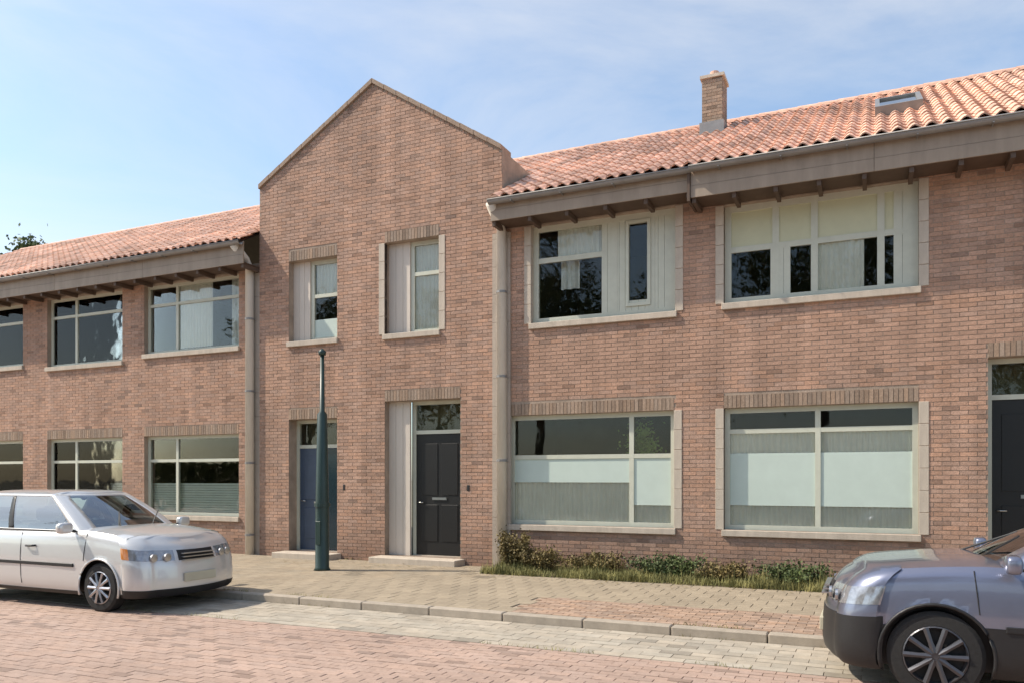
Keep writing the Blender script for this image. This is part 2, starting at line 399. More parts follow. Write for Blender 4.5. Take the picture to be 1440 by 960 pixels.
def door(parent, x0, x1, z0, z1, y=0.12, m=None, light=True, glaz=False, label=None, zl=None):
    zl = zl or z0 + 2.1
    r = empty('door', (x0, y, z0)); r.parent = parent
    if label: r['label'] = label
    W, Hh, zt = x1 - x0, z1 - z0, zl - z0
    mb = MB(); f = 0.07; D = 0.08
    mb.box(0, f, 0, D, 0, Hh); mb.box(W - f, W, 0, D, 0, Hh); mb.box(f, W - f, 0.002, D - .002, Hh - f, Hh)
    if light: mb.box(f, W - f, 0.002, D - .002, zt, zt + f)
    mb.build('frame', M['frame'], r, fix=False)
    MB().box(x0 - .2, x1 + .2, y + .3, y + 1.6, z0 - .1, z1 + .2).build('hall_backing', M['room'], parent, fix=True)  # dark box added behind the door, keeps light out of the fanlight
    mb = MB(); mb.box(f, W - f, 0.02, 0.06, 0.015, zt)
    w_ = W - 2 * f
    for a, b, c, e in ((0.12, 0.46, 0.12, 0.42), (0.54, 0.88, 0.12, 0.42), (0.12, 0.46, 0.5, 0.92), (0.54, 0.88, 0.5, 0.92)):
        if glaz and c > 0.45: continue
        mb.box(f + a * w_, f + b * w_, 0.008, 0.021, c * zt, e * zt)
    mb.build('leaf', m, r, bevel=0.004)
    if glaz: MB().box(f + 0.18 * w_, f + 0.82 * w_, 0.010, 0.021, 0.5 * zt, 0.92 * zt).build('pane', M['car_glass'], r)
    if light: MB().box(f, W - f, 0.03, 0.036, zt + f, Hh - f).build('pane', M['glass'], r, fix=False)
    mb = MB(); mb.tube([(f + 0.07, 0.02, 1.02), (f + 0.07, -0.03, 1.02), (f + 0.18, -0.03, 1.02)], 0.011, 8); mb.build('handle', M['metal'], r, smooth=True)
    mb = MB(); mb.box(f + w_ * .35, f + w_ * .65, 0.0, 0.0199, 0.46 * zt, 0.48 * zt); mb.build('letter_slot', M['metal'], r)
    MB().box(W + .14, W + .19, -y - .055, -y - .01, 1.25, 1.36).build('doorbell', M['plastic'], r, bevel=.006)
    MB().box(f, W - f, -.02, .02, 0, .014).build('threshold', M['stone'], r)
    return r

# ------------------------------------------------------------------ roof
PITCH = math.atan2(9.62 - 6.66, 4.5 + 0.55)
TW, TL = 0.21, 0.33
def tile_mesh(m):
    mb = MB(); n = 6; L = TL + 0.06; pr = []
    for i in range(n + 1):
        t = i / n; x = -TW / 2 - 0.01 + (TW + 0.02) * t
        z = 0.035 * math.sin(t * math.pi * 2 - 0.4)
        pr.append((x, z))
    for (xa, za), (xb, zb) in zip(pr, pr[1:]):
        mb.face([(xa, 0, za + 0.02), (xb, 0, zb + 0.02), (xb, L, zb - 0.005), (xa, L, za - 0.005)])
        mb.face([(xa, 0, za), (xb, 0, zb), (xb, 0, zb + 0.02), (xa, 0, za + 0.02)])
    me = mb.mesh('tile', m, smooth=False, fix=False); return mb, me
def roof(parent, x0, x1, yE=-0.55, zE=6.42, yR=4.5, zR=9.17, singles=0, near=None):
    s = (zR - zE) / (yR - yE); ang = math.atan(s); ln = math.hypot(yR - yE, zR - zE)
    mb = MB()
    mb.face([(x0, yE, zE), (x1, yE, zE), (x1, yR, zR), (x0, yR, zR)]); mb.face([(x1, 2 * yR - yE, zE), (x0, 2 * yR - yE, zE), (x0, yR, zR), (x1, yR, zR)])
    mb.face([(x0, yE, zE - .02), (x0, yR, zR - .02), (x1, yR, zR - .02), (x1, yE, zE - .02)])
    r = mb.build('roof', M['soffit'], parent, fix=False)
    src, me1 = tile_mesh(M['tile1'])
    rows = int(ln / TL); TLs = ln / rows; cols = round((x1 - x0) / TW); tws = (x1 - x0) / cols
    cells = []
    for j in range(rows):
        for i in range(cols): cells.append((x0 + (i + .5) * tws, j * TLs, j))
    if singles:
        cells.sort(key=lambda c: (c[0] - near) ** 2 * 0.4 + c[1] ** 2 * 4)
    Rm = Matrix.Rotation(ang, 4, 'X')
    st = MB()
    for k, (x, l, j) in enumerate(cells):
        m = Matrix.Translation((x, yE - 0.03, zE + 0.05)) @ Rm @ Matrix.Translation((random.uniform(-.003, .003), l, random.uniform(0, .006)))
        if k < singles:
            o = link('tile', me1, r); o.matrix_local = m
        else:
            t = tint(0.20, 0.06); b = len(st.v)
            st.v += [tuple(m @ Vector(v)) for v in src.v]
            st.f += [tuple(b + a for a in f) for f in src.f]; st.t += [t] * len(src.f)
    o = st.build('tile', M['tile'], r, fix=False); o['kind'] = 'stuff'
    n = int((x1 - x0) / 0.38)
    rt = MB()
    for i in range(n):
        a = x0 + (x1 - x0) * i / n; b = x0 + (x1 - x0) * (i + 1) / n + 0.02
        P = [(math.cos(t) * 0.14, math.sin(t) * 0.12) for t in [math.pi * q / 6 for q in range(7)]]
        for (ya, za), (yb, zb) in zip(P, P[1:]):
            rt.face([(a, yR + ya, zR + za), (a, yR + yb, zR + zb), (b, yR + yb * .92, zR + zb * .92), (b, yR + ya * .92, zR + za * .92)], (0.95,) * 3)
    o = rt.build('ridge_tile', M['tile'], r, fix=False)
    return r
def eaves(parent, x0, x1, yE=-0.55, zE=6.42, zS=6.08):
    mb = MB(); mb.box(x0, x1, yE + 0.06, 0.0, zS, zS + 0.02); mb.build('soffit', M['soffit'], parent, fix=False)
    n = max(1, int((x1 - x0) / 0.6))
    nf = max(1, round((x1 - x0) / 2.7)); wf = (x1 - x0) / nf
    for i in range(nf):
        MB().box(x0 + i * wf + .003, x0 + (i + 1) * wf - .003, yE + 0.03, yE + 0.058, zS - 0.01, zS + .17).build('fascia_board', M['fascia'], parent)
        MB().box(x0 + i * wf + .003, x0 + (i + 1) * wf - .003, yE + 0.036, yE + 0.058, zS + 0.176, zE).build('fascia_board', M['fascia'], parent)
    mb = MB(); mb.box(-.012, .012, yE - .125, yE + .036, zE - .10, zE - .088); bm_ = mb.mesh('gutter_bracket', M['zinc'])
    for i in range(int((x1 - x0) / .9)): o = link('gutter_bracket', bm_, parent); o.location = (x0 + .45 + i * .9, 0, 0)
    mb = MB()
    P = [(yE - 0.045 + 0.07 * math.cos(t), zE - 0.02 + 0.07 * math.sin(t)) for t in [math.pi + math.pi * q / 8 for q in range(9)]]
    for (ya, za), (yb, zb) in zip(P, P[1:]):
        mb.face([(x0, ya, za), (x1, ya, za), (x1, yb, zb), (x0, yb, zb)])
    mb.tube([(x0, yE - 0.115, zE - 0.02), (x1, yE - 0.115, zE - 0.02)], 0.012, 6)
    mb.build('gutter', M['zinc'], parent, smooth=True, fix=False)
    me = MB().box(-0.03, 0.03, yE + 0.06, -0.02, zS - 0.09, zS - 0.003).mesh('rafter_end', M['soffit'])
    for i in range(n + 1):
        o = link('rafter_end', me, parent); o.location = (x0 + 0.05 + (x1 - x0 - 0.1) * i / n, 0, 0)
def downpipe(parent, x, z0, z1, y=-0.07, rad=0.05):
    mb = MB(); mb.tube([(x, y, z0), (x, y, z1 - 0.25), (x, y - 0.12, z1 - 0.12), (x, -0.56, z1 + 0.12)], rad, 12)
    o = mb.build('downpipe', M['pipe'], parent, smooth=True)
    z = z0 + 0.4
    while z < z1 - 0.4:
        MB().tube([(x, y, z), (x, y, z + 0.04)], rad + 0.012, 12).build('bracket', M['zinc'], o, smooth=False); z += 1.5
    return o

# ------------------------------------------------------------------ houses
GX0, GX1 = -11.7, -6.1
rh = empty('terraced_house', (0, 0, 0))
tag(rh, 'brick house with orange tiled roof right of the gable, with wide pale framed windows', 'house')
ow = [(-5.55, -2.98, 4.33, 6.06), (-2.2, 0.58, 4.38, 5.95), (-6.0, -3.0, 0.78, 2.72), (-2.2, 0.58, 0.78, 2.72), (1.45, 2.6, 0.12, 3.3)]
holes = [(o[0], o[1], o[3], o[3] + 0.21) for o in ow if o[3] < 6]
wall(rh, GX1, 7.5, -0.2, 6.1, ow, single=lambda a, b, z: a > -5.6 and 3.25 < z < 4.15 and b < 1.9, holes=holes)
for o in ow:
    if o[3] < 5: lintel(rh, o[0], o[1], o[3])
    if o[2] > 0.5: sill(rh, o[0], o[1], o[2])
for o in ow[:4]: surround(rh, *o)
window(rh, *ow[0], fw=0.10, muls=(-4.05, -3.40), trans=((5.45, -5.55, -4.2),), casements=((-3.85, -3.42, 4.5, 5.95),), fills=(('board', -4.28, -3.86, 4.43, 5.96), ('board', -3.4, -3.08, 4.43, 5.96), ('board', -3.86, -3.4, 4.40, 4.60), ('curtain', -5.1, -4.75, 4.95, 6.0), ('net', -5.1, -4.3, 5.5, 5.97)))
window(rh, *ow[1], fw=0.10, muls=(-1.42, -0.85, 0.08), trans=((5.25, -2.2, 0.58),), fills=(('cream_film', -2.1, 0.48, 5.29, 5.86), ('net', -0.8, -0.15, 4.45, 5.22), ('board', -1.5, -1.2, 4.48, 5.22), ('board', 0.25, 0.49, 4.48, 5.86)))
window(rh, *ow[2], fw=0.08, muls=(-3.75,), trans=((1.98, -6.0, -3.0),), fills=(('film', -5.92, -3.08, 1.53, 1.95), ('net', -5.92, -3.79, 0.86, 1.53), ('film', -3.71, -3.08, 1.15, 1.53), ('net', -3.71, -3.08, 0.86, 1.15)))
window(rh, *ow[3], fw=0.08, muls=(-0.8,), trans=((2.35, -2.2, 0.58),), fills=(('film', -2.12, 0.5, 1.17, 2.0), ('net', -2.12, 0.5, 0.86, 1.17), ('net', -2.12, 0.5, 2.0, 2.33)))
door(rh, 1.45, 2.6, 0.12, 3.3, y=0.2, m=M['door_black'], zl=2.72, label='black front door at the right edge')
rf_ = roof(rh, GX1 + 0.02, 7.8, singles=300, near=-0.5); roof(rh, GX0 + .01, GX1 + .018, yE=.42, zE=6.42 + .97 * (9.17 - 6.42) / 5.05); eaves(rh, GX1, -2.62); eaves(rh, -2.615, 7.8, yE=-0.60, zS=5.965)
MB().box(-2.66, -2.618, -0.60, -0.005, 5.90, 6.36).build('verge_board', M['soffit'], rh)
downpipe(rh, GX1 + 0.02, 0.0, 6.25, y=-0.1, rad=0.09)
_a = math.atan2(9.17 - 6.42, 5.05); rl = empty('roof_window', (0.0, -.55 + 2.2 * math.cos(_a), 6.42 + 2.2 * math.sin(_a))); rl.rotation_euler = (_a, 0, 0); rl.parent = rh
mb = MB()
for a, b, c, e in ((0, .07, 0, 1.3), (.63, .70, 0, 1.3), (.07, .63, 0, .07), (.07, .63, 1.23, 1.3)): mb.box(a, b, c, e, .02, .20)
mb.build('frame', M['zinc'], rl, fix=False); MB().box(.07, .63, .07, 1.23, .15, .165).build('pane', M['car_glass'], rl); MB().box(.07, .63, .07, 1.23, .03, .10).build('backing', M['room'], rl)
ch = MB(); ch.box(-3.17, -2.77, 3.2, 3.7, 8.0, 9.62); c = ch.build('chimney', M['mortar'], rh)
mb = MB(); z = 8.0; k = 0
while z < 9.6:
    for i in range(-1, 3):
        a, b = max(-3.172, -3.17 + i * .2 + (k % 2) * .1), min(-2.768, -3.17 + i * .2 + (k % 2) * .1 + .19)
        if b - a > .02: mb.box(a, b, 3.194, 3.21, z + .004, z + .06, tint(.2))
    for i in range(-1, 3):
        a, b = max(3.21, 3.2 + i * .22 + (k % 2) * .11), min(3.702, 3.2 + i * .22 + (k % 2) * .11 + .21)
        if b - a > .02: mb.box(-2.78, -2.764, a, b, z + .004, z + .06, tint(.2)); mb.box(-3.176, -3.16, a, b, z + .004, z + .06, tint(.2))
    z += .066; k += 1
mb.build('brick', M['brick_grey'], c, fix=False)['kind'] = 'stuff'
MB().box(-3.21, -2.73, 3.12, 3.76, 8.3, 8.72).build('lead_flashing', M['zinc'], c)
MB().box(-3.21, -2.73, 3.16, 3.74, 9.62, 9.68).build('chimney_cap', M['stone'], c)
MB().tube([(-2.97, 3.45, 9.68), (-2.97, 3.45, 9.84)], [0.11, 0.09], 12).build('chimney_pot', M['tile'], c)

gh = empty('gabled_house', (0, 0, 0))
tag(gh, 'tall brick gable front with pointed top between two tiled wings', 'house')
AP = (-8.87, 9.25); LS = (GX0, 7.62); RS = (GX1, 7.5)
def gfn(z):
    tl = (AP[1] - z) / (AP[1] - LS[1]); tr = (AP[1] - z) / (AP[1] - RS[1])
    l = GX0 if z < LS[1] else AP[0] + (GX0 - AP[0]) * tl
    r = GX1 if z < RS[1] else AP[0] + (GX1 - AP[0]) * tr
    return l, r
og = [(-10.93, -9.72, 4.38, 6.02), (-8.6, -7.4, 4.36, 6.12), (-10.93, -9.72, 0.12, 2.80), (-8.6, -6.95, 0.12, 3.08)]
gy = -0.04
holes = [(o[0], o[1], o[3], o[3] + 0.21) for o in og]
wall(gh, GX0, GX1, -0.2, 7.0, og, y=gy, th=0.34, top=([(GX0, 7.0), (GX1, 7.0), RS, AP, LS], gfn, AP[1]), holes=holes)
for o in og: lintel(gh, o[0], o[1], o[3], y=gy)
for o in og[:2]: sill(gh, o[0], o[1], o[2], y=gy)
for a, b in ((GX0 - .42, GX0 - .003), (GX1 - .19, GX1 + .16)):
    mb = MB(); z = -.1; yb = 0.0 if a < GX0 else gy
    while z < 6.0: mb.box(a, b, yb - .016, yb + .05, z + .002, min(z + .498, 6.0)); z += .5
    mb.build('rendered_strip', M['render'], gh, fix=False)
cp = MB()
for a, b in ((LS, AP), (AP, RS)):
    n = 10
    for i in range(n):
        p = [a[q] + (b[q] - a[q]) * i / n for q in (0, 1)]; e = [a[q] + (b[q] - a[q]) * (i + 1) / n - (0.01 if q == 0 else 0) for q in (0, 1)]
        cp.prism([(p[0], p[1]), (e[0], e[1]), (e[0], e[1] + 0.09), (p[0], p[1] + 0.09)], gy - 0.05, 0.36)
cp.build('coping', M['brick_grey'], gh)
for o, q in ((og[0], -10.5), (og[1], -8.12), (og[3], -8.12)):
    # wide pale boarded jamb on the left of each opening
    mb = MB(); n = 3
    for i in range(n):
        a = o[0] + (q - o[0]) * i / n; b = o[0] + (q - o[0]) * (i + 1) / n; mb.box(a + .003, b - .003, 0.10, 0.14, o[2] + .002, o[3] - .002)
    mb.box(o[0], q, 0.14, 0.15, o[2] + .001, o[3] - .001); mb.build('jamb_board', M['jamb'], gh, fix=False)
window(gh, -10.5, *og[0][1:], y=0.13, fw=0.08, trans=((5.3, -10.93, -9.72),), fills=(('net', -10.4, -9.8, 5.35, 5.95), ('film', -10.4, -9.8, 4.46, 4.82)))
window(gh, -8.12, *og[1][1:], y=0.13, fw=0.08, trans=((5.5, -8.55, -7.35),), fills=(('net', -8.05, -7.5, 4.42, 6.05),))
surround(gh, *og[1], y=gy)
d_ = door(gh, *og[2], y=0.2, m=M['door_blue'], label='dark blue front door with a dark glazed side')
MB().box(0.62, 1.14, -0.012, 0.012, 0.05, 2.08).build('pane', M['dark_glass'], d_)
door(gh, -8.12, *og[3][1:], y=0.2, m=M['door_black'], zl=2.45, label='black front door with a fanlight above')
for o in og[2:]:
    MB().box(o[0] - 0.1, o[1] + 0.1, -0.45, gy - 0.001, -0.05, 0.12).build('doorstep', M['stone'], gh, bevel=0.01)
gr = MB()
for a, b in ((LS, AP), (AP, RS)):
    gr.face([(a[0], 0.3, a[1]), (b[0], 0.3, b[1]), (b[0], 6, b[1]), (a[0], 6, a[1])])
gr.build('roof', M['tile'], gh, fix=False)
for gx, gz in ((GX1, RS[1]), (GX0, LS[1])):
    sw = MB(); sw.face([(gx, 0.3, 5.9), (gx, 6, 5.9), (gx, 6, gz), (gx, 0.3, gz)]); sw.build('side_wall', M['mortar'], gh, fix=False)

lh = empty('terraced_house', (0, 0, 0))
tag(lh, 'brick house with tiled roof left of the gable, behind the silvery white car', 'house')
ol = [(-15.1, -12.3, 4.4, 5.95), (-18.4, -15.8, 4.3, 5.95), (-21.8, -19.3, 4.4, 5.95), (-15.1, -12.3, 0.78, 2.55), (-18.4, -15.8, 0.78, 2.55), (-21.8, -19.3, 0.78, 2.55)]
holes = [(o[0], o[1], o[3], o[3] + 0.21) for o in ol if o[3] < 6]
wall(lh, -26, GX0, -0.2, 6.1, ol, holes=holes)
for o in ol:
    if o[3] < 5: lintel(lh, o[0], o[1], o[3])
    sill(lh, *o[:2], o[2])
for o in ol[:3]: window(lh, *o, muls=(o[0] + 0.9,), trans=((5.5, o[0], o[1]),), fills=(('net', o[0] + .95, o[0] + 1.9, 4.5, 5.9), ('curtain', o[1] - .5, o[1] - .1, 4.4, 6.0)))
for o in ol[3:]: window(lh, *o, muls=(o[0] + 0.9,), trans=((2.0, o[0], o[1]),), fills=(('blind', o[0], o[1], 0.8, 1.5),))
roof(lh, -26, GX0 - 0.02); eaves(lh, -26, GX0, zE=6.42, zS=5.98); downpipe(lh, GX0 - 0.22, 0.0, 6.25, y=-.095, rad=0.09)

# ------------------------------------------------------------------ ground
def sheet(name, x0, x1, y0, y1, z, m, kind='structure', n=1):
    mb = MB(); mb.face([(x0, y0, z), (x1, y0, z), (x1, y1, z), (x0, y1, z)]); o = mb.build(name, m, fix=False); o['kind'] = kind; return o
sheet('ground', -600, 600, -600, 600, -0.16, M['land'])
sheet('road', -120, 60, -30, -5.7, -0.10, M['road'])
rd = bpy.data.objects['road']
pm = [MB().box(-.098, .098, -.0475, .0475, -.02, .010 + q * .0012).mesh('paver', M['paver1'], bevel=0.004) for q in range(4)]
cells = []; j = 0; yy = -8.9
while yy < -5.76:
    x = -17 + (j % 2) * 0.1
    while x < 2.5: cells.append((x + .1, yy + .05)); x += .2015
    yy += .1; j += 1
cells.sort(key=lambda c: (c[0] + 2.2) ** 2 * .8 + (c[1] + 8.2) ** 2 * 3)
cells_in = [c for c in cells if c[1] > -8.2 and -6.2 < c[0] < 2]; keep = set(cells_in[:300]); st = MB()
for c in cells:
    if c in keep: o = link('paver', random.choice(pm), rd); o.location = (c[0], c[1], -.1); o.rotation_euler = (random.uniform(-.012, .012), random.uniform(-.008, .008), random.uniform(-.006, .006))
    else:
        z = random.uniform(.007, .012); st.box(c[0] - .0975, c[0] + .0975, c[1] - .0472, c[1] + .0472, -.101, -.1 + z, tint(0.07, 0.02), skip='b')
o = st.build('paver', M['paver'], rd, fix=False); o['kind'] = 'stuff'
pv = sheet('gutter_strip', -60, 30, -5.7, -4.5, -0.096, M['sand'])
st = MB(); j = 0; yy = -5.7
while yy < -4.52:
    x = -16 + (j % 2) * 0.15
    while x < 3.5: st.box(x, x + 0.293, yy, yy + 0.143, -0.1, -0.085 + random.uniform(-.002, .002), tint(0.1, 0.02), skip='b'); x += 0.3
    yy += 0.15; j += 1
o = st.build('paving_slab', M['slab2'], pv, fix=False); o['kind'] = 'stuff'
pv = sheet('pavement', -60, 30, -4.35, 0.0, 0.0, M['sand'])
me = [MB().box(-.147, .147, -.147, .147, -0.03, 0.012 + q * .001).mesh('paving_slab', M['slab1'], bevel=0.004) for q in range(3)]
cells = []
for i in range(-60, 16):
    for j in range(14): cells.append((i * 0.3 + 0.1 + (j % 2) * .15, -4.2 + j * 0.3))
cells.sort(key=lambda c: (c[0]) ** 2 + (c[1] + 13) ** 2)
cells = [c for c in cells if c[0] < 1.5 and not (c[0] > -4.0 and c[1] < -3.2)]
st = MB()
for k, (x, y) in enumerate(cells):
    if k < 300: o = link('paving_slab', random.choice(me), pv); o.location = (x, y, 0); o.rotation_euler = (random.uniform(-.006, .006), random.uniform(-.006, .006), 0)
    else: st.box(x - .147, x + .147, y - .147, y + .147, 0.001, 0.012, tint(0.08, 0.02), skip='b')
o = st.build('paving_slab', M['slab'], pv, fix=False); o['kind'] = 'stuff'
st = MB(); j = 0; yy = -4.345
while yy < -3.12:
    x = -4.05 + (j % 2) * 0.1
    while x < 3: st.box(x, x + 0.195, yy, yy + 0.09, 0.001, 0.011 + random.uniform(-.002, .002), tint(0.2), skip='b'); x += 0.205
    yy += 0.098; j += 1
o = st.build('clinker', M['clinker'], pv, fix=False); o['kind'] = 'stuff'
kerb = empty('kerb', (0, 0, 0)); kerb['kind'] = 'structure'
kme = MB().box(-.495, .495, -4.50, -4.35, -0.14, 0.012).mesh('kerb_stone', M['kerb'], bevel=0.012)
for i in range(-30, 12): o = link('kerb_stone', kme, kerb); o.location = (i + .5, 0, random.uniform(-.003, .003))
sheet('garden_bed', -6.0, 1.1, -1.1, -0.004, 0.016, M['soil'])
from mathutils import noise
g = MB(); q = 0
while q < 38000:
    x = random.uniform(-6.0, 1.05); y = random.uniform(-1.14, -0.03)
    dn = noise.noise(Vector((x * 1.3, y * 2.2, 3))) + .5 * noise.noise(Vector((x * 5, y * 5, 8)))
    if random.random() > .55 + dn * .9: q += 1; continue
    h = random.uniform(0.04, 0.14) * (1 + max(0, dn) * 1.4) * (2.0 if random.random() < .03 else 1); a = random.uniform(0, 6.28); dx, dy = math.cos(a), math.sin(a)
    w_ = 0.005; l = random.uniform(-.09, .09)
    m_ = (x + dx * l * .35, y + dy * l * .35, h * .6)
    g.face([(x - dy * w_, y + dx * w_, 0.01), (x + dy * w_, y - dx * w_, 0.01), (m_[0] + dy * w_ * .7, m_[1] - dx * w_ * .7, m_[2]), (m_[0] - dy * w_ * .7, m_[1] + dx * w_ * .7, m_[2])])
    g.face([(m_[0] - dy * w_ * .7, m_[1] + dx * w_ * .7, m_[2]), (m_[0] + dy * w_ * .7, m_[1] - dx * w_ * .7, m_[2]), (x + dx * l, y + dy * l, h)]); q += 1
o = g.build('grass', M['grass'], fix=False); tag(o, 'strip of rough green grass along the foot of the right house', 'grass', kind='stuff')
g = MB()
for q in range(900):
    x = random.uniform(-10.5, 1.3); y = -random.random() ** 2 * 1.6 - .05 if x > -6 else -.03 - random.random() ** 3 * 1.4
    if x < -6 and random.random() < .5: continue
    a = random.uniform(0, 6.28); r_ = random.uniform(.012, .03); z = .022 + random.uniform(0, .01)
    P = [(x + math.cos(a + t) * r_ * e_, y + math.sin(a + t) * r_ * e_, z + random.uniform(0, .008)) for t, e_ in ((0, 1.3), (1.57, .6), (3.14, 1.2), (4.71, .6))]
    g.face(P)
o = g.build('fallen_leaves', M['drybush'], fix=False); tag(o, 'dry fallen leaves scattered along the house fronts', 'leaves', kind='stuff')
g = MB()
for q in range(2200):
    i_ = random.random()
    x = random.uniform(-11, 1.2); y = random.choice((-4.35, -4.5, -4.35, -5.7, -0.05)) + random.gauss(0, .012)
    if y > -.2 and x > -6: continue
    if noise.noise(Vector((x * .9, y, 1))) < .12: continue
    h = random.uniform(.015, .05); a = random.uniform(0, 6.28); z0_ = 0.0 if y > -4.42 else -.1
    g.face([(x - .004, y, z0_), (x + .004, y, z0_), (x + math.cos(a) * .03, y + math.sin(a) * .03, z0_ + h + .015)])
o = g.build('weeds', M['grass'], fix=False); tag(o, 'thin weeds growing in the joints along kerb and wall', 'weeds', kind='stuff')

def shrub(x, y, rx, h, label, seed, m='leaf'):
    rnd = random.Random(seed); r = empty('shrub', (x, y, 0.016)); tag(r, label, 'shrub', 'shrubs at the foot of the right house')
    mb = MB(); tw = MB()
    for q in range(20):
        a = rnd.uniform(0, 6.28); l = rnd.uniform(.3, 1); tip = Vector((math.cos(a) * rx * l, math.sin(a) * rx * .6 * l, h * rnd.uniform(.6, 1)))
        tw.tube([(0, 0, 0), tip * .5 + Vector((0, 0, h * .15)), tip], [.01, .007, .003], 5)
        for k in range(150):
            t = rnd.uniform(.25, 1.05); p = tip * t + Vector((rnd.gauss(0, .05), rnd.gauss(0, .04), rnd.gauss(0, .05)))
            a_ = Vector((rnd.gauss(0, 1), rnd.gauss(0, 1), rnd.gauss(0, 1))).normalized() * .022; b_ = a_.orthogonal() * .6
            b_.rotate(Matrix.Rotation(rnd.uniform(0, 6), 3, a_)); mb.face([p - a_, p + b_, p + a_, p - b_])
    tw.build('stems', M['bark'], r); mb.build('foliage', M[m], r, fix=False)
shrub(-5.75, -.4, .4, .62, 'brownish shrub beside the downpipe, tallest of the shrubs', 1, 'drybush')
shrub(-5.15, -.5, .5, .38, 'low dry shrub second from the downpipe', 2, 'drybush')
shrub(-4.25, -.3, .7, .30, 'flat reddish brown shrub under the window beside the downpipe', 6, 'drybush')
shrub(-3.0, -.45, .75, .36, 'low olive shrub below the gap between the two large windows', 3)
shrub(-2.1, -.6, .5, .24, 'smallest dry shrub, under the left corner of the window nearest the dark car', 7, 'drybush')
shrub(-1.1, -.7, .55, .30, 'small bright green shrub nearest the dark car', 4)

# ------------------------------------------------------------------ lamp post by the blue door
lp = empty('lamp_post', (-8.72, -1.8, 0.012))
tag(lp, 'slim dark green post standing in front of the blue door', 'post')
MB().tube([(0, 0, 0), (0, 0, 0.05), (0, 0, 1.1), (0, 0, 2.7), (0, 0, 2.75), (0, 0, 3.72)], [0.15, 0.12, 0.115, 0.085, 0.045, 0.035], 16).build('post', M['green_iron'], lp, smooth=True)
MB().tube([(0, 0, 1.1), (0, 0, 1.16)], 0.135, 16).build('collar', M['green_iron'], lp)
MB().tube([(0, 0, 3.72), (0, 0, 3.78), (0, 0, 3.83)], [.06, .07, .02], 12).build('cap', M['green_iron'], lp, smooth=True)
MB().box(-.05, .05, -.124, -.1, .45, .85).build('hatch', M['green_iron'], lp, bevel=.004)

